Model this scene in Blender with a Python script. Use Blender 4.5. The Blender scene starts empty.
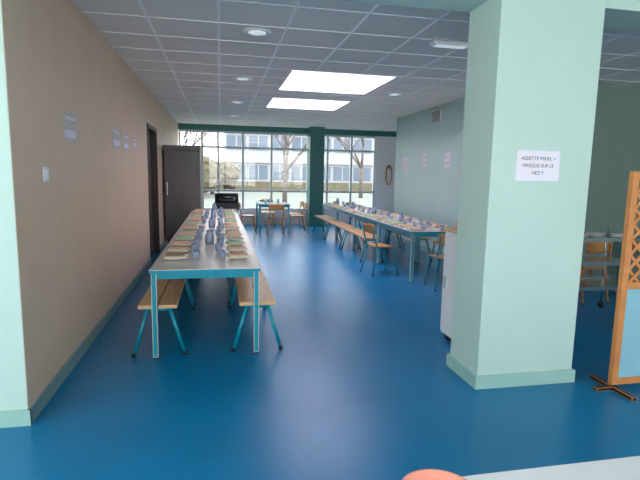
import bpy, bmesh, math, random
from mathutils import Vector, Matrix
random.seed(7)
sc = bpy.context.scene
sc.view_settings.view_transform = 'Standard'
H = 2.88
YB = 14.5

def lin(c):
    def f(v):
        v /= 255.0
        return v/12.92 if v <= 0.04045 else ((v+0.055)/1.055)**2.4
    return (f(c[0]), f(c[1]), f(c[2]), 1.0)

def mat(name, rgb, rough=0.5, metal=0.0, var=0.06, scale=6.0, bump=0.0, bscale=80.0, trans=0.0, emis=0.0, spec=0.5, rgb2=None, stretch=None):
    m = bpy.data.materials.new(name); m.use_nodes = True
    nt = m.node_tree; b = nt.nodes['Principled BSDF']
    c = lin(rgb)
    tc = nt.nodes.new('ShaderNodeTexCoord')
    mp = nt.nodes.new('ShaderNodeMapping')
    if stretch: mp.inputs['Scale'].default_value = stretch
    nt.links.new(tc.outputs['Object'], mp.inputs['Vector'])
    n = nt.nodes.new('ShaderNodeTexNoise'); n.inputs['Scale'].default_value = scale
    n.inputs['Detail'].default_value = 4
    nt.links.new(mp.outputs[0], n.inputs['Vector'])
    r = nt.nodes.new('ShaderNodeValToRGB')
    c2 = lin(rgb2) if rgb2 else tuple(min(1, x*(1+var)) for x in c[:3])+(1,)
    c1 = c if rgb2 else tuple(x*(1-var) for x in c[:3])+(1,)
    r.color_ramp.elements[0].color = c1; r.color_ramp.elements[1].color = c2
    r.color_ramp.elements[0].position = 0.3; r.color_ramp.elements[1].position = 0.7
    nt.links.new(n.outputs['Fac'], r.inputs['Fac'])
    nt.links.new(r.outputs['Color'], b.inputs['Base Color'])
    b.inputs['Roughness'].default_value = rough
    b.inputs['Metallic'].default_value = metal
    b.inputs['Specular IOR Level'].default_value = spec
    if trans: b.inputs['Transmission Weight'].default_value = trans
    if emis:
        b.inputs['Emission Color'].default_value = c
        b.inputs['Emission Strength'].default_value = emis
    if bump:
        n2 = nt.nodes.new('ShaderNodeTexNoise'); n2.inputs['Scale'].default_value = bscale
        nt.links.new(tc.outputs['Object'], n2.inputs['Vector'])
        bp = nt.nodes.new('ShaderNodeBump'); bp.inputs['Strength'].default_value = bump
        bp.inputs['Distance'].default_value = 0.01
        nt.links.new(n2.outputs['Fac'], bp.inputs['Height'])
        nt.links.new(bp.outputs['Normal'], b.inputs['Normal'])
    return m

M = {}
M['floor'] = mat('floor_vinyl', (0, 118, 166), 0.3, var=0.09, scale=1.6, bump=0.02, bscale=30, spec=0.33)
M['beige'] = mat('beige_paint', (222, 192, 164), 0.5, var=0.03, scale=3, bump=0.25, bscale=60)
M['mint'] = mat('mint_paint', (188, 214, 202), 0.5, var=0.02, scale=3, bump=0.1, bscale=60)
M['mintdk'] = mat('mint_skirting', (158, 198, 186), 0.4, var=0.03)
M['skirt'] = mat('teal_grey_skirting', (132, 160, 156), 0.4, var=0.03)
M['rwall'] = mat('aqua_paint', (166, 198, 190), 0.4, var=0.03, scale=2, bump=0.25, bscale=50)
M['dkwall'] = mat('sage_paint', (126, 148, 138), 0.6, var=0.03)
M['teal'] = mat('dark_teal_paint', (52, 116, 112), 0.5, var=0.04)
M['ceil'] = mat('ceiling_tile', (236, 232, 224), 0.85, var=0.03, scale=1.4, bump=0.3, bscale=150)
M['tbar'] = mat('ceiling_tbar', (252, 252, 250), 0.4, var=0.01)
M['white'] = mat('white_paint', (236, 237, 236), 0.45, var=0.02)
M['frame'] = mat('window_frame', (205, 212, 212), 0.4, var=0.02)
M['tframe'] = mat('teal_tube', (0, 142, 162), 0.3, var=0.05)
M['top'] = mat('table_laminate', (216, 206, 194), 0.25, var=0.03, scale=20)
M['wood'] = mat('bench_wood', (200, 158, 108), 0.4, rgb2=(224, 184, 134), scale=9, stretch=(6, 0.6, 6))
M['ply'] = mat('chair_plywood', (190, 130, 66), 0.4, rgb2=(215, 160, 95), scale=9, stretch=(6, 0.6, 6))
M['lat'] = mat('lattice_wood', (196, 122, 62), 0.5, rgb2=(216, 146, 84), scale=12)
M['blue'] = mat('pale_blue_panel', (140, 192, 205), 0.5, var=0.03)
M['steel'] = mat('brushed_steel', (84, 80, 78), 0.36, metal=0.6, var=0.14, scale=3, stretch=(1, 1, 0.3))
M['brown'] = mat('dark_brown_door', (66, 54, 48), 0.5, var=0.08)
M['black'] = mat('black_metal', (22, 22, 25), 0.35, var=0.1)
M['chrome'] = mat('chrome', (190, 192, 195), 0.25, metal=1.0, var=0.03)
M['paper'] = mat('paper', (236, 230, 238), 0.7, var=0.03, scale=30)
M['paperg'] = mat('grey_notice', (184, 178, 174), 0.7, rgb2=(224, 218, 212), scale=40)
M['ink'] = mat('ink', (40, 35, 50), 0.7)
M['plate'] = mat('porcelain', (238, 238, 236), 0.2, var=0.01)
M['nap_g'] = mat('green_napkin', (158, 192, 146), 0.8, var=0.05)
M['nap_p'] = mat('peach_napkin', (226, 180, 144), 0.8, var=0.05)
M['nap_w'] = mat('cream_napkin', (236, 230, 208), 0.8, var=0.03)
M['tray'] = mat('beige_tray', (170, 136, 104), 0.5, var=0.05)
M['glass'] = mat('clear_blue_glass', (214, 228, 248), 0.06, var=0.02, trans=0.7)
M['salmon'] = mat('salmon_plastic', (242, 158, 134), 0.35, var=0.03)
M['sky'] = mat('skylight_diffuser', (236, 226, 250), 0.5, var=0.0, emis=9.0)
M['lamp'] = mat('lamp_lens', (215, 225, 230), 0.3, emis=0.6, var=0)
M['ground'] = mat('asphalt', (128, 128, 124), 0.9, rgb2=(114, 122, 102), scale=0.15)
M['facade'] = mat('facade_render', (166, 168, 172), 0.8, var=0.03)
M['ftrim'] = mat('facade_trim', (172, 174, 176), 0.8, var=0.03)
M['fglass'] = mat('facade_glazing', (108, 120, 132), 0.3, var=0.15, scale=0.5, spec=0.2)
M['bark'] = mat('bark', (106, 96, 88), 0.9, var=0.2)
M['leaf'] = mat('shrub', (96, 98, 74), 0.9, rgb2=(116, 102, 82), scale=2)

gl = bpy.data.materials.new('window_glass'); gl.use_nodes = True
nt = gl.node_tree; nt.nodes.clear()
o = nt.nodes.new('ShaderNodeOutputMaterial'); mx = nt.nodes.new('ShaderNodeMixShader')
t = nt.nodes.new('ShaderNodeBsdfTransparent'); g = nt.nodes.new('ShaderNodeBsdfGlossy')
g.inputs['Roughness'].default_value = 0.02; mx.inputs[0].default_value = 0.04
nt.links.new(t.outputs[0], mx.inputs[1]); nt.links.new(g.outputs[0], mx.inputs[2]); nt.links.new(mx.outputs[0], o.inputs[0])
M['pane'] = gl

class MB:
    def __init__(s): s.bm = bmesh.new(); s.mats = []
    def mi(s, k):
        if k not in s.mats: s.mats.append(k)
        return s.mats.index(k)
    def _asg(s, verts, k, smooth=False):
        i = s.mi(k)
        for f in {f for v in verts for f in v.link_faces}:
            f.material_index = i; f.smooth = smooth
    def box(s, x0, x1, y0, y1, z0, z1, k, bev=0, rot=None):
        mt = Matrix.Translation(((x0+x1)/2, (y0+y1)/2, (z0+z1)/2))
        if rot: mt = mt @ rot
        mt = mt @ Matrix.Diagonal((abs(x1-x0), abs(y1-y0), abs(z1-z0), 1))
        r = bmesh.ops.create_cube(s.bm, size=1, matrix=mt)
        s._asg(r['verts'], k)
        if bev:
            es = {e for v in r['verts'] for e in v.link_edges}
            bmesh.ops.bevel(s.bm, geom=list(es), offset=bev, segments=2, affect='EDGES', profile=0.7)
        return s
    def tube(s, p0, p1, r, k, seg=10, r2=None):
        p0 = Vector(p0); p1 = Vector(p1); d = p1-p0
        mt = Matrix.Translation((p0+p1)/2) @ d.to_track_quat('Z', 'Y').to_matrix().to_4x4()
        q = bmesh.ops.create_cone(s.bm, cap_ends=True, segments=seg, radius1=r, radius2=r if r2 is None else r2, depth=d.length, matrix=mt)
        s._asg(q['verts'], k, True)
        return s
    def path(s, pts, r, k, seg=8):
        for a, b in zip(pts, pts[1:]): s.tube(a, b, r, k, seg)
        for p in pts[1:-1]:
            q = bmesh.ops.create_uvsphere(s.bm, u_segments=8, v_segments=6, radius=r, matrix=Matrix.Translation(p))
            s._asg(q['verts'], k, True)
        return s
    def lathe(s, prof, c, k, seg=20):
        rings = []
        for (r, z) in prof:
            rings.append([s.bm.verts.new((c[0]+r*math.cos(2*math.pi*i/seg), c[1]+r*math.sin(2*math.pi*i/seg), c[2]+z)) for i in range(seg)])
        m = s.mi(k)
        for a, b in zip(rings, rings[1:]):
            for i in range(seg):
                f = s.bm.faces.new((a[i], a[(i+1) % seg], b[(i+1) % seg], b[i])); f.material_index = m; f.smooth = True
        for rg, fl in ((rings[0], True), (rings[-1], False)):
            f = s.bm.faces.new(list(reversed(rg)) if fl else rg); f.material_index = m
        return s
    def sheet(s, fn, nu, nv, th, k):
        m = s.mi(k)
        P = [[Vector(fn(i/nu*2-1, j/nv*2-1)) for j in range(nv+1)] for i in range(nu+1)]
        def nrm(i, j):
            a = P[min(i+1, nu)][j]-P[max(i-1, 0)][j]; b = P[i][min(j+1, nv)]-P[i][max(j-1, 0)]
            return a.cross(b).normalized()
        A = [[s.bm.verts.new(P[i][j]) for j in range(nv+1)] for i in range(nu+1)]
        B = [[s.bm.verts.new(P[i][j]-nrm(i, j)*th) for j in range(nv+1)] for i in range(nu+1)]
        def F(vs, sm=True):
            f = s.bm.faces.new(vs); f.material_index = m; f.smooth = sm
        for i in range(nu):
            for j in range(nv):
                F((A[i][j], A[i+1][j], A[i+1][j+1], A[i][j+1])); F((B[i][j], B[i][j+1], B[i+1][j+1], B[i+1][j]))
        for i in range(nu):
            F((A[i][0], B[i][0], B[i+1][0], A[i+1][0]), False); F((A[i][nv], A[i+1][nv], B[i+1][nv], B[i][nv]), False)
        for j in range(nv):
            F((A[0][j], A[0][j+1], B[0][j+1], B[0][j]), False); F((A[nu][j], B[nu][j], B[nu][j+1], A[nu][j+1]), False)
        return s
    def mesh(s, name):
        bmesh.ops.recalc_face_normals(s.bm, faces=s.bm.faces)
        me = bpy.data.meshes.new(name); s.bm.to_mesh(me); s.bm.free()
        for k in s.mats: me.materials.append(M[k])
        return me
    def done(s, name, loc=(0, 0, 0), rz=0):
        return inst(s.mesh(name), name, loc, rz)

def inst(me, name, loc=(0, 0, 0), rz=0):
    ob = bpy.data.objects.new(name, me); sc.collection.objects.link(ob)
    ob.location = loc; ob.rotation_euler = (0, 0, rz)
    return ob

# ---------------- room shell ----------------
XL = -1.15; XR = 4.12; YR = 11.15; XE = 5.5; YW = 3.05
MB().box(-4.3, 8, -3.2, YB+0.1, -0.1, 0, 'floor').done('floor')
b = MB()
DY0, DY1, DZ = 8.35, 9.5, 2.3
b.box(XL-0.2, XL, YW+0.18, DY0, 0, H, 'beige').box(XL-0.2, XL, DY1, YB, 0, H, 'beige').box(XL-0.2, XL, DY0, DY1, DZ, H, 'beige')
b.done('wall_left')
MB().box(-4.1, XL, YW, YW+0.18, 0, H, 'mint').done('wall_left_return')
MB().box(XL, XL+0.003, YW+0.004, YW+0.18, 0.1, H, 'beige').done('trim_1')
b = MB(); b.box(XL, XL+0.018, YW-0.015, DY0-0.01, 0, 0.1, 'skirt').box(XL, XL+0.018, DY1+0.01, YB-0.1, 0, 0.1, 'skirt'); b.done('baseboard_left')
MB().box(-4.05, XL+0.018, YW-0.018, YW, 0, 0.1, 'mintdk').done('baseboard_return')
b = MB()
b.box(XL-0.12, XL-0.08, DY0+0.07, DY1-0.07, 0.01, DZ-0.07, 'brown')
b.box(XL-0.19, XL+0.02, DY0+0.002, DY0+0.07, 0, DZ-0.002, 'brown', 0.005).box(XL-0.19, XL+0.02, DY1-0.07, DY1-0.002, 0, DZ-0.002, 'brown', 0.005)
b.box(XL-0.19, XL+0.02, DY0+0.07, DY1-0.07, DZ-0.07, DZ-0.002, 'brown')
b.tube((XL-0.08, DY0+0.17, 1.05), (XL-0.03, DY0+0.17, 1.05), 0.01, 'chrome').tube((XL-0.03, DY0+0.17, 1.05), (XL-0.03, DY0+0.3, 1.05), 0.01, 'chrome')
b.done('door_1')
MB().box(XR, XR+0.2, 6.2, YR, 0, H, 'rwall').done('wall_right')
MB().box(XR+0.2, 7.8, 6.2, 6.4, 0, H, 'dkwall').done('wall_side_room')
MB().box(XR+0.2, XE, YR-0.2, YR, 0, H, 'white').done('wall_recess')
MB().box(XE, XE+0.2, YR-0.2, YB, 0, H, 'white').done('wall_recess_side')
MB().box(7.8, 8, -3.2, 6.4, 0, H, 'dkwall').done('wall_east')
MB().box(XR-0.018, XR, 6.19, YR, 0, 0.1, 'skirt').done('baseboard_right')
MB().box(XR, 7.8, 6.182, 6.2, 0, 0.1, 'skirt').done('baseboard_side_room')
PY = 3.07
MB().box(1.83, 2.62, PY, 3.5, 0, H, 'mint', 0.006).done('pillar')
MB().box(1.81, 2.64, PY-0.02, 3.52, 0, 0.1, 'mintdk', 0.004).done('baseboard_pillar')
MB().box(XL, 1.83, 3.11, 3.5, 2.75, H, 'mint').box(2.62, 7.8, 3.11, 3.5, 2.73, H, 'mint').done('trim_lintel')
MB().box(XL-0.2, XE+0.2, YB, YB+0.2, H-0.16, H, 'teal').done('wall_back_header')
MB().box(XL-0.2, XE+0.2, YB, YB+0.2, 0, 0.42, 'white').done('wall_back_sill')
MB().box(2.55, 2.97, YB-0.55, YB-0.1, 0, H, 'teal', 0.01).done('column')
MB().box(4.72, XE, YB, YB+0.2, 0.42, H-0.16, 'white').done('wall_back_panel')
def window(name, xs, z0, z1, rails):
    b = MB(); w = 0.03
    y0, y1 = YB+0.04, YB+0.12
    for x in xs: b.box(x-w, x+w, y0, y1, z0, z1, 'frame')
    for z in rails: b.box(xs[0], xs[-1], y0+0.005, y1-0.005, z-w, z+w, 'frame')
    b.box(xs[0], xs[-1], YB+0.078, YB+0.082, z0, z1, 'pane')
    b.done(name)
window('window_1', [-1.12, -0.5, -0.05, 0.66, 1.5, 2.6], 0.42, H-0.16, [0.45, 1.0, 2.25, H-0.19])
window('window_2', [2.75, 3.2, 3.95, 4.7], 0.42, H-0.16, [0.45, 1.0, 2.25, H-0.19])
for (x0, x1) in ((-0.3, 0.5), (0.8, 2.2)):
    b = MB()
    n = int((x1-x0)/0.06)
    for i in range(n):
        b.box(x0+i*0.06, x0+i*0.06+0.045, YB-0.1, YB-0.03, 0.12, 0.5, 'white', 0.008)
    b.box(x0, x0+n*0.06-0.02, YB-0.08, YB-0.05, 0.14, 0.18, 'white').box(x0, x0+n*0.06-0.02, YB-0.08, YB-0.05, 0.44, 0.48, 'white')
    b.box(x0+0.05, x0+0.08, YB-0.09, YB-0.04, 0, 0.13, 'white').box(x1-0.12, x1-0.09, YB-0.09, YB-0.04, 0, 0.13, 'white')
    b.done('radiator')

b = MB(); b.box(-4.3, 8, -3.2, -3, 0, 0.6, 'mint').box(-4.3, 8, -3.2, -3, 2.75, H, 'mint')
b.box(-4.3, -4, -3.2, -3, 0.6, 2.75, 'mint').box(7.5, 8, -3.2, -3, 0.6, 2.75, 'mint')
b.done('wall_rear')
b = MB()
for i in range(9):
    x = -4+i*11.5/8; b.box(x-0.03, x+0.03, -3.14, -3.06, 0.6, 2.75, 'frame')
b.box(-4, 7.5, -3.13, -3.07, 1.1, 1.16, 'frame')
b.done('window_3')
b = MB(); b.box(-4.3, -4.1, -3.0, 3.24, 0, 0.6, 'mint').box(-4.3, -4.1, -3.0, 3.24, 2.7, H, 'mint').box(-4.3, -4.1, 2.4, 3.24, 0.6, 2.7, 'mint')
b.done('wall_west')
b = MB()
for i in range(6):
    y = -2.97+i*5.35/5; b.box(-4.24, -4.16, y-0.03, y+0.03, 0.6, 2.7, 'frame')
b.done('window_4')

# ---------------- ceiling ----------------
SK = [(0.93, 2.38, 6.5, 8.05), (0.93, 2.38, 8.9, 10.25)]
b = MB(); z0, z1 = H, H+0.08
b.box(-4.3, 8, -3.2, 6.5, z0, z1, 'ceil')
b.box(-1.35, 0.93, 6.5, 10.25, z0, z1, 'ceil').box(2.38, 8, 6.5, 10.25, z0, z1, 'ceil')
b.box(0.93, 2.38, 8.05, 8.9, z0, z1, 'ceil').box(-1.35, 8, 10.25, YB+0.2, z0, z1, 'ceil')
b.done('ceiling')
b = MB(); g = 0.62; w = 0.011
xs = [k*g for k in range(-1, 9)]; ys = [3.5+k*0.6 for k in range(0, 19)]
def segs(lo, hi, cuts):
    out = []; cur = lo
    for a, c in sorted(cuts):
        if a > cur: out.append((cur, a))
        cur = max(cur, c)
    if hi > cur: out.append((cur, hi))
    return out
for x in xs:
    cuts = [(s[2], s[3]) for s in SK if s[0] < x < s[1]]
    hi = YB if x < XR else 6.2
    if x > XR and x < XE: cuts.append((6.2, YR)); hi = YB
    for a, c in segs(3.5, hi, cuts): b.box(x-w, x+w, a, c, H-0.006, H, 'tbar')
for x in [9*g, 10*g, 11*g, 12*g]:
    b.box(x-w, x+w, 3.5, 6.2, H-0.006, H, 'tbar')
for y in ys:
    cuts = [(s[0], s[1]) for s in SK if s[2] < y < s[3]]
    hi = 7.8 if y < 6.2 else (XR if y < YR else XE)
    for a, c in segs(XL, hi, cuts): b.box(a, c, y-w*0.7, y+w*0.7, H-0.0055, H, 'tbar')
b.done('ceiling_grid')
for i, (x0, x1, y0, y1) in enumerate(SK):
    b = MB(); t_ = 0.03; zt = H+0.4
    b.box(x0-t_, x0, y0-t_, y1+t_, H+0.08, zt, 'white').box(x1, x1+t_, y0-t_, y1+t_, H+0.08, zt, 'white')
    b.box(x0, x1, y0-t_, y0, H+0.08, zt, 'white').box(x0, x1, y1, y1+t_, H+0.08, zt, 'white')
    b.box(x0, x0+0.012, y0, y1, H-0.01, H+0.08, 'white').box(x1-0.012, x1, y0, y1, H-0.01, H+0.08, 'white')
    b.box(x0, x1, y0, y0+0.012, H-0.01, H+0.08, 'white').box(x0, x1, y1-0.012, y1, H-0.01, H+0.08, 'white')
    b.box(x0, x1, y0, y1, zt-0.02, zt, 'sky')
    b.done('skylight')
b = MB(); b.lathe([(0.085, -0.008), (0.125, -0.018), (0.135, 0), (0.12, 0)], (0, 0, 0), 'white', 28)
b.lathe([(0.084, -0.012), (0.05, -0.02), (0.01, -0.022)], (0, 0, 0), 'lamp', 24)
dl = b.mesh('downlight')
for p in ((0.36, 4.9), (0.33, 7.3), (0.33, 9.7), (2.85, 7.9), (0.33, 12.0)):
    inst(dl, 'ceiling_downlight', (p[0], p[1], H))
b = MB(); b.box(-0.19, 0.19, -0.06, 0.06, -0.055, -0.015, 'plate', 0.012).box(-0.17, 0.17, -0.05, 0.05, -0.06, -0.05, 'lamp', 0.004).box(-0.2, 0.2, -0.07, 0.07, -0.016, 0, 'chrome', 0.003)
b.done('emergency_light', (2.26, 4.69, H))

# ---------------- furniture meshes ----------------
TL = 1.54
def table_mesh(W=0.89, L=TL, top='top'):
    b = MB()
    b.box(-W/2, W/2, 0, L, 0.728, 0.75, top, 0.004)
    b.box(-W/2-0.002, W/2+0.002, -0.002, 0.01, 0.722, 0.745, 'tframe').box(-W/2-0.002, -W/2+0.01, 0, L, 0.722, 0.745, 'tframe').box(W/2-0.01, W/2+0.002, 0, L, 0.722, 0.745, 'tframe')
    a = 0.045
    b.box(-W/2+0.02, W/2-0.02, 0.02, 0.045, 0.67, 0.728, 'tframe').box(-W/2+0.02, W/2-0.02, L-0.045, L-0.02, 0.67, 0.728, 'tframe')
    b.box(-W/2+0.02, -W/2+0.045, 0.02, L-0.02, 0.67, 0.728, 'tframe').box(W/2-0.045, W/2-0.02, 0.02, L-0.02, 0.67, 0.728, 'tframe')
    for x in (-W/2+0.01, W/2-0.01-a):
        for y in (0.01, L-0.01-a):
            b.box(x, x+a, y, y+a, 0.012, 0.728, 'tframe', 0.006).box(x-0.002, x+a+0.002, y-0.002, y+a+0.002, 0, 0.014, 'black')
    return b.mesh('dining_table')
def bench_mesh(L=1.5):
    b = MB(); zt = 0.45
    b.box(-0.155, -0.006, 0, L, zt-0.03, zt, 'wood', 0.008).box(0.006, 0.155, 0, L, zt-0.03, zt, 'wood', 0.008)
    for y in (0.06, L-0.06):
        b.path([(-0.205, y, 0.012), (-0.09, y, zt-0.05), (0.09, y, zt-0.05), (0.205, y, 0.012)], 0.0155, 'tframe', 10)
        for sx in (-1, 1): b.tube((sx*0.209, y, 0), (sx*0.2, y, 0.03), 0.018, 'black')
        b.box(-0.14, 0.14, y-0.014, y+0.014, zt-0.045, zt-0.03, 'tframe')
    for x in (-0.09, 0.09): b.box(x-0.012, x+0.012, 0.06, L-0.06, zt-0.055, zt-0.031, 'tframe')
    return b.mesh('dining_bench')
def chair_mesh(frame='tframe', ply='ply'):
    b = MB()
    def seat(u, v):
        x = 0.19*u*(1-0.08*max(0, -v)); y = 0.18*v
        z = 0.45 - 0.015*(1-u*u)*(1-v*v) - 0.02*max(0, v-0.6)/0.4
        return (x, y, z)
    b.sheet(seat, 10, 10, 0.01, ply)
    def back(u, v):
        c = 1-0.25*(abs(v)**3)*(abs(u)**2)
        return (0.19*u, -0.225+0.035*u*u*-1+0.03-0.012*v, 0.71+0.075*v*c)
    b.sheet(back, 10, 6, 0.01, ply)
    for sx in (-1, 1):
        b.path([(sx*0.2, -0.24, 0.01), (sx*0.17, -0.15, 0.435), (sx*0.165, -0.222, 0.6), (sx*0.165, -0.242, 0.75)], 0.012, frame)
        b.path([(sx*0.2, 0.2, 0.01), (sx*0.165, 0.13, 0.432), (sx*0.17, -0.15, 0.432)], 0.012, frame)
        for y in (-0.242, 0.202): b.tube((sx*0.2, y, 0), (sx*0.2, y, 0.02), 0.014, 'black')
    b.tube((-0.165, 0.13, 0.43), (0.165, 0.13, 0.43), 0.01, frame).tube((-0.17, -0.15, 0.43), (0.17, -0.15, 0.43), 0.01, frame)
    return b.mesh('dining_chair')
tm = table_mesh(); tm2 = table_mesh(0.8); bm_ = bench_mesh(); cm = chair_mesh(); cmw = chair_mesh('lat', 'ply')

def tableware(xc, y0, L, seed=0):
    rnd = random.Random(seed)
    P, G, N = MB(), MB(), MB()
    z = 0.75
    n = 4 if L > 1.3 else 3; p = L/n
    for i in range(n):
        y = y0+p*(i+0.5)
        for sx in (-1, 1):
            y_ = y-0.03
            x = xc+sx*0.28
            P.lathe([(0.06, 0), (0.07, 0.004), (0.105, 0.014), (0.107, 0.017), (0.07, 0.008), (0.01, 0.006)], (x, y_, z+0.001), 'plate', 22)
            k = rnd.choice(['nap_g', 'nap_g', 'nap_p', 'tray', 'nap_p'])
            a = Matrix.Rotation(rnd.uniform(-0.2, 0.2), 4, 'Z')
            N.box(x-0.1, x+0.1, y_-0.08, y_+0.08, z+0.019, z+0.028, 'nap_w' if k != 'nap_w' else 'nap_p', 0.003, a)
            N.box(x-0.09, x+0.08, y_-0.072, y_+0.072, z+0.0285, z+0.042, k, 0.002, a)
            k2 = rnd.choice(['nap_g', 'nap_p', 'tray', 'nap_w'])
            N.box(x-0.1, x+0.1, y_+0.135, y_+0.21, z+0.001, z+0.012, k2, 0.002, a)
            if rnd.random() < 0.8:
                gx = xc+sx*0.12+rnd.uniform(-.03, .02); gy = y_+rnd.uniform(-.06, .06)
                G.lathe([(0.026, 0), (0.034, 0.045), (0.036, 0.078), (0.033, 0.078), (0.031, 0.045), (0.022, 0.008)], (gx, gy, z+0.001), 'glass', 16)
    P.done('dinner_plates'); N.done('paper_napkins'); G.done('drinking_glasses')
    MB().lathe([(0.045, 0), (0.05, 0.03), (0.05, 0.09), (0.032, 0.12), (0.038, 0.15), (0.035, 0.15), (0.029, 0.12), (0.046, 0.09), (0.044, 0.01)], (xc, y0+L-p*0.5+0.13, z+0.001), 'glass', 18).done('water_carafe')

xc = -0.12
for i in range(4):
    y = 4.0+i*1.555
    inst(tm, 'dining_table', (xc, y, 0))
    tableware(xc, y+(0.3 if i == 0 else 0), TL-(0.3 if i == 0 else 0), i)
    inst(bm_, 'dining_bench', (-0.51, y+0.03, 0)); inst(bm_, 'dining_bench', (0.305, y+0.03, 0))
xr = 3.07
for i in range(4):
    y = 6.45+i*1.555
    inst(tm2, 'dining_table', (xr, y, 0))
    tableware(xr, y, TL, 10+i)
    if i > 0:
        inst(bm_, 'dining_bench', (2.62, y+0.03, 0)); inst(bm_, 'dining_bench', (3.55, y+0.03, 0))
inst(cm, 'dining_chair', (2.48, 7.2, 0), math.radians(-80))
inst(cm, 'dining_chair', (3.05, 6.15, 0), math.radians(-5))
inst(cm, 'dining_chair', (3.68, 6.75, 0), math.radians(92))
inst(cm, 'dining_chair', (3.68, 7.4, 0), math.radians(86))

MB_t = table_mesh(0.8, 1.1, 'blue')
inst(MB_t, 'dining_table', (1.35, 12.3, 0))
for (x, y, r) in ((0.7, 12.6, -90), (2.0, 12.6, 90), (1.35, 12.0, 0), (2.0, 13.25, 95), (1.3, 13.75, 180)):
    inst(cmw, 'wooden_chair', (x, y, 0), math.radians(r))
b = MB()
for dx, dy in ((1.15, 12.6), (1.5, 12.8), (1.3, 13.1)):
    b.lathe([(0.03, 0), (0.04, 0.1), (0.036, 0.1), (0.025, 0.01)], (dx, dy, 0.751), 'plate', 14)
b.done('paper_cups')

# fridge
b = MB(); x0, x1, y0, y1 = -1.12, -0.4, 10.35, 11.05
b.box(x0, x1, y0+0.05, y1, 0.1, 2.06, 'steel', 0.008)
b.box(x0+0.005, x1-0.005, y0, y0+0.045, 0.22, 1.96, 'steel', 0.01)
b.box(x0, x1, y0+0.02, y0+0.05, 1.97, 2.06, 'steel', 0.004)
for i in range(5): b.box(x0+0.05, x1-0.05, y0+0.03, y0+0.052, 0.115+i*0.02, 0.125+i*0.02, 'black')
b.box(x0+0.05, x0+0.08, y0-0.04, y0-0.02, 1.05, 1.32, 'chrome', 0.004)
b.box(x0+0.05, x0+0.08, y0-0.03, y0+0.005, 1.08, 1.1, 'chrome').box(x0+0.05, x0+0.08, y0-0.03, y0+0.005, 1.27, 1.29, 'chrome')
for x in (x0+0.06, x1-0.06):
    for y in (y0+0.1, y1-0.06): b.tube((x, y, 0), (x, y, 0.1), 0.025, 'black')
b.done('refrigerator')
b = MB()
b.box(-0.28, 0.28, -0.22, 0.22, 0.72, 0.86, 'black', 0.015)
def hood(u, v):
    a = math.pi*(0.5+0.5*v); return (0.26*u, 0.2*math.cos(a), 0.86+0.2*math.sin(a))
b.sheet(hood, 4, 14, 0.01, 'black')
b.tube((-0.12, -0.2, 0.98), (0.12, -0.2, 0.98), 0.01, 'chrome')
b.box(-0.27, 0.27, -0.2, 0.2, 0.25, 0.27, 'chrome', 0.004)
for x in (-0.26, 0.26):
    for y in (-0.19, 0.19): b.tube((x, y, 0.05), (x, y, 0.73), 0.014, 'chrome').tube((x-0.012, y, 0.035), (x+0.012, y, 0.035), 0.035, 'black', 14)
b.done('buffet_trolley', (0.14, 11.3, 0))

b = MB(); b.box(2.07, 2.62, 3.6, 4.18, 0.06, 1.03, 'white', 0.004).box(2.05, 2.64, 3.58, 4.2, 1.03, 1.06, 'wood', 0.005).box(2.1, 2.6, 3.63, 4.15, 0, 0.06, 'black')
b.box(2.055, 2.07, 3.62, 4.16, 0.09, 1.01, 'white', 0.003).box(2.035, 2.055, 4.08, 4.1, 0.5, 0.62, 'chrome', 0.003)
b.done('storage_cabinet')

# divider screen
b = MB(); x0, x1, y = 2.81, 3.9, 2.9; t2 = 0.02
b.box(x0, x0+0.05, y-t2, y+t2, 0.04, 1.6, 'lat', 0.004).box(x1-0.05, x1, y-t2, y+t2, 0.04, 1.6, 'lat', 0.004)
for z in (0.04, 0.76, 1.55): b.box(x0+0.05, x1-0.05, y-t2, y+t2, z, z+0.05, 'lat', 0.004)
b.box(x0+0.05, x1-0.05, y-0.008, y+0.008, 0.09, 0.76, 'blue')
lx0, lx1, lz0, lz1 = x0+0.05, x1-0.05, 0.81, 1.55
def diag(sgn, off, yo):
    hgt = lz1-lz0
    c0, c1 = max(off, lx0), min(off+hgt, lx1)
    if c1-c0 < 0.03: return
    if sgn > 0: p = (c0, yo, lz0+(c0-off)); q = (c1, yo, lz0+(c1-off))
    else: p = (c0, yo, lz1-(c0-off)); q = (c1, yo, lz1-(c1-off))
    p = Vector(p); q = Vector(q); d = q-p; mid = (p+q)/2
    rot = Matrix.Rotation(-math.atan2(d.z, d.x), 4, 'Y')
    b.box(mid.x-d.length/2, mid.x+d.length/2, yo-0.004, yo+0.004, mid.z-0.011, mid.z+0.011, 'lat', 0, rot)
k = lx0-0.75
while k < lx1:
    diag(1, k, y-0.005); diag(-1, k, y+0.004); k += 0.11
for x in (x0+0.025, x1-0.025):
    b.box(x-0.02, x+0.02, y-0.2, y+0.2, 0, 0.03, 'black', 0.004)
b.box(x0-0.12, x0+0.02, y-0.02, y+0.02, 0.0, 0.025, 'black', 0.004)
b.done('room_divider_screen')

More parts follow.
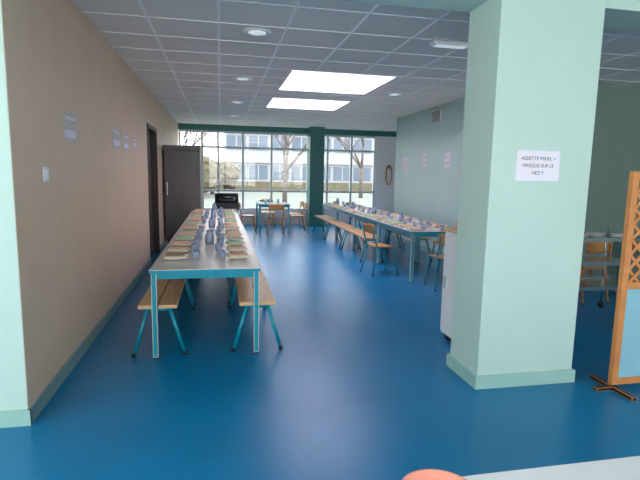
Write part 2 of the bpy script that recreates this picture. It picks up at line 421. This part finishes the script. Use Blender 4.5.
b = MB()
for z in (0.35, 0.62, 0.88):
    b.box(-0.4, 0.4, -0.25, 0.25, z, z+0.02, 'chrome', 0.005)
    b.box(-0.4, 0.4, -0.255, -0.245, z, z+0.04, 'chrome').box(-0.4, 0.4, 0.245, 0.255, z, z+0.04, 'chrome')
for x in (-0.4, 0.4):
    for y in (-0.25, 0.25): b.tube((x, y, 0.05), (x, y, 0.98), 0.012, 'chrome').tube((x-0.012, y, 0.04), (x+0.012, y, 0.04), 0.04, 'black', 14)
b.done('serving_trolley', (4.1, 4.65, 0))
b = MB()
for (x, y, r) in ((-0.2, 0, 0.09), (0.05, 0.05, 0.1), (0.27, -0.05, 0.08)):
    for j in range(3): b.lathe([(r*0.6, 0), (r, 0.012), (r*0.97, 0.014), (r*0.5, 0.004)], (4.1+x, 4.65+y, 0.901+j*0.014), 'plate', 18)
b.done('stacked_plates')
inst(tm2, 'dining_table', (6.2, 4.55, 0))
for (x, y, r) in ((4.55, 5.3, 5), (5.0, 5.75, 170), (5.5, 5.3, -90), (5.5, 4.7, -90)):
    inst(cmw, 'wooden_chair', (x, y, 0), math.radians(r))

b = MB(); b.box(0.0, 1.9, 0.3, 1.09, 0.72, 0.75, 'plate', 0.005).box(0.05, 1.85, 0.35, 1.04, 0.66, 0.72, 'tframe')
for x in (0.05, 1.81):
    for y in (0.35, 1.0): b.box(x, x+0.04, y, y+0.04, 0, 0.66, 'tframe', 0.004)
b.done('serving_table')
MB().lathe([(0.045, 0), (0.055, 0.004), (0.085, 0.032), (0.095, 0.052), (0.09, 0.052), (0.08, 0.03), (0.04, 0.01)], (0.5, 0.965, 0.751), 'salmon', 36).done('bowl')

# ---------------- wall items ----------------
def notice_left(y0, y1, z0, z1, k):
    b = MB(); b.box(XL+0.001, XL+0.006, y0, y1, z0, z1, k)
    b.box(XL+0.006, XL+0.007, y0+0.03, y1-0.03, z1-0.06, z1-0.04, 'paper').box(XL+0.006, XL+0.007, y0+0.03, y1-0.03, z0+0.03, z0+0.09, 'paper')
    b.done('wall_notice')
notice_left(4.03, 4.36, 1.75, 1.98, 'paperg')
notice_left(5.75, 6.12, 1.78, 2.01, 'paperg')
notice_left(6.32, 6.66, 1.78, 2.0, 'paperg')
notice_left(7.0, 7.3, 1.82, 2.0, 'paperg')
b = MB(); b.box(XL+0.001, XL+0.012, -0.045+3.58, 0.045+3.58, 1.455, 1.55, 'paper', 0.004).box(XL+0.012, XL+0.018, 3.555, 3.605, 1.475, 1.53, 'white', 0.002); b.done('light_switch')
for (y, z) in ((8.4, 1.84), (9.4, 1.86), (10.5, 1.8)):
    b = MB(); b.box(XR-0.006, XR-0.001, y-0.12, y+0.12, z-0.14, z+0.14, 'paper').box(XR-0.007, XR-0.006, y-0.08, y+0.08, z+0.03, z+0.07, 'paperg').box(XR-0.007, XR-0.006, y-0.08, y+0.08, z-0.08, z-0.03, 'paperg'); b.done('wall_notice')
b = MB(); b.box(XR-0.02, XR-0.001, 8.75, 9.2, 2.56, 2.81, 'white', 0.003)
for i in range(7): b.box(XR-0.024, XR-0.018, 8.78, 9.17, 2.58+i*0.031, 2.598+i*0.031, 'brown')
b.done('air_vent')
b = MB()
pts = [Vector((5.15+0.09*math.cos(a*math.pi/12), YB-0.03, 1.55+0.3*math.sin(a*math.pi/12))) for a in range(25)]
b.path(pts, 0.02, 'lat'); b.box(5.09, 5.21, YB-0.02, YB-0.005, 1.35, 1.75, 'chrome'); b.done('wall_mirror')

b = MB(); b.box(2.02, 2.36, PY-0.006, PY-0.001, 1.52, 1.73, 'paper')
sg = b.done('paper_sign')
for i, tx in enumerate(('ASSIETTE MIDEL +', 'MASQUE SUR LE', 'NEZ !!')):
    cu = bpy.data.curves.new('sign_text', 'FONT'); cu.body = tx; cu.size = 0.034; cu.align_x = 'CENTER'; cu.extrude = 0.0003
    to = bpy.data.objects.new('sign_text_%d' % (i+1), cu); sc.collection.objects.link(to)
    to.location = (2.19, PY-0.0068, 1.665-i*0.05); to.rotation_euler = (math.pi/2, 0, 0)
    cu.materials.append(M['ink']); to.parent = sg

# ---------------- exterior ----------------
MB().box(-80, 100, YB+0.3, 140, -0.35, -0.15, 'ground').done('ground')
def building(name, x0, x1, y, ztop, floors, nw):
    b = MB(); b.box(x0, x1, y, y+8, -0.15, ztop, 'facade')
    fh = ztop/floors
    for f in range(floors):
        z0_ = f*fh+0.9; z1_ = f*fh+fh-0.55
        w_ = (x1-x0)/nw
        for i in range(nw):
            b.box(x0+i*w_+0.15, x0+(i+1)*w_-0.15, y-0.05, y+0.02, z0_, z1_, 'fglass')
            b.box(x0+(i+.5)*w_-0.05, x0+(i+.5)*w_+0.05, y-0.1, y, z0_, z1_, 'ftrim')
        b.box(x0, x1, y-0.25, y, f*fh+fh-0.3, f*fh+fh-0.1, 'ftrim')
    b.done(name)
building('building', 0.5, 30, 48, 5.6, 2, 14)
building('building', -26, -3.5, 75, 5.2, 2, 8)
def blob(name, x, y, z, r, n, seed):
    rnd = random.Random(seed); b = MB()
    for i in range(n):
        c = (x+rnd.uniform(-r, r), y+rnd.uniform(-r*.6, r*.6), z+rnd.uniform(-0.3, 0.6)*r)
        q = bmesh.ops.create_icosphere(b.bm, subdivisions=3, radius=r*rnd.uniform(0.25, 0.5), matrix=Matrix.Translation(c))
        for v in q['verts']: v.co += Vector((rnd.uniform(-1, 1), rnd.uniform(-1, 1), rnd.uniform(-1, 1)))*0.09*r
        b._asg(q['verts'], 'leaf')
    b.tube((x, y, -0.2), (x, y, z), 0.1*r, 'bark')
    b.done(name)
blob('shrub', -3.2, 34, 1.6, 2.2, 16, 1); blob('shrub', -6.5, 40, 2.2, 2.8, 16, 2); blob('shrub', -0.6, 38, 1.0, 1.5, 12, 3)
b = MB(); b.box(-30, 40, 44, 44.8, -0.2, 0.75, 'leaf'); b.done('hedge')
def tree(x, y, h, seed, r0=0.16, dep0=6, spread=0.9):
    rnd = random.Random(seed); b = MB()
    def br(p, d, L, r, dep):
        q = p+d*L; b.tube(p, q, r, 'bark', 6, r*0.75)
        if dep == 0: return
        for i in range(3):
            nd = (d+Vector((rnd.uniform(-spread, spread), rnd.uniform(-spread, spread), rnd.uniform(-.2, .5)))).normalized()
            br(q, nd, L*rnd.uniform(.65, .85), r*0.62, dep-1)
    br(Vector((x, y, -0.2)), Vector((0, 0, 1)), h, r0, dep0)
    b.done('bare_tree')
tree(3.4, 26, 1.8, 5, 0.15); tree(10, 34, 2.2, 8); tree(-2.0, 30, 1.6, 11, 0.1)

# ---------------- world / light ----------------
w_ = bpy.data.worlds.new('overcast'); sc.world = w_; w_.use_nodes = True
nt = w_.node_tree; bg = nt.nodes['Background']
tc = nt.nodes.new('ShaderNodeTexCoord'); sp = nt.nodes.new('ShaderNodeSeparateXYZ'); cr = nt.nodes.new('ShaderNodeValToRGB')
cr.color_ramp.elements[0].position = 0.0; cr.color_ramp.elements[0].color = (0.94, 0.94, 0.94, 1)
cr.color_ramp.elements[1].position = 0.6; cr.color_ramp.elements[1].color = (0.80, 0.88, 0.98, 1)
nt.links.new(tc.outputs['Generated'], sp.inputs[0]); nt.links.new(sp.outputs['Z'], cr.inputs[0]); nt.links.new(cr.outputs[0], bg.inputs['Color'])
bg.inputs['Strength'].default_value = 5.2

# ---------------- camera ----------------
cam = bpy.data.cameras.new('camera'); co = bpy.data.objects.new('camera', cam); sc.collection.objects.link(co)
cam.sensor_width = 36; cam.lens = 484/640*36; cam.clip_start = 0.05; cam.clip_end = 400
psi = math.radians(11.71); th = math.radians(7.78); r = 0.0194
fwd = Vector((math.sin(psi)*math.cos(th), math.cos(psi)*math.cos(th), -math.sin(th)))
rt = Vector((math.cos(psi), -math.sin(psi), 0)); up = rt.cross(fwd)
rt2 = rt*math.cos(r)+up*math.sin(r); up2 = up*math.cos(r)-rt*math.sin(r)
mt = Matrix((rt2, up2, -fwd)).transposed().to_4x4(); mt.translation = (0, 0, 1.54)
co.matrix_world = mt
sc.camera = co
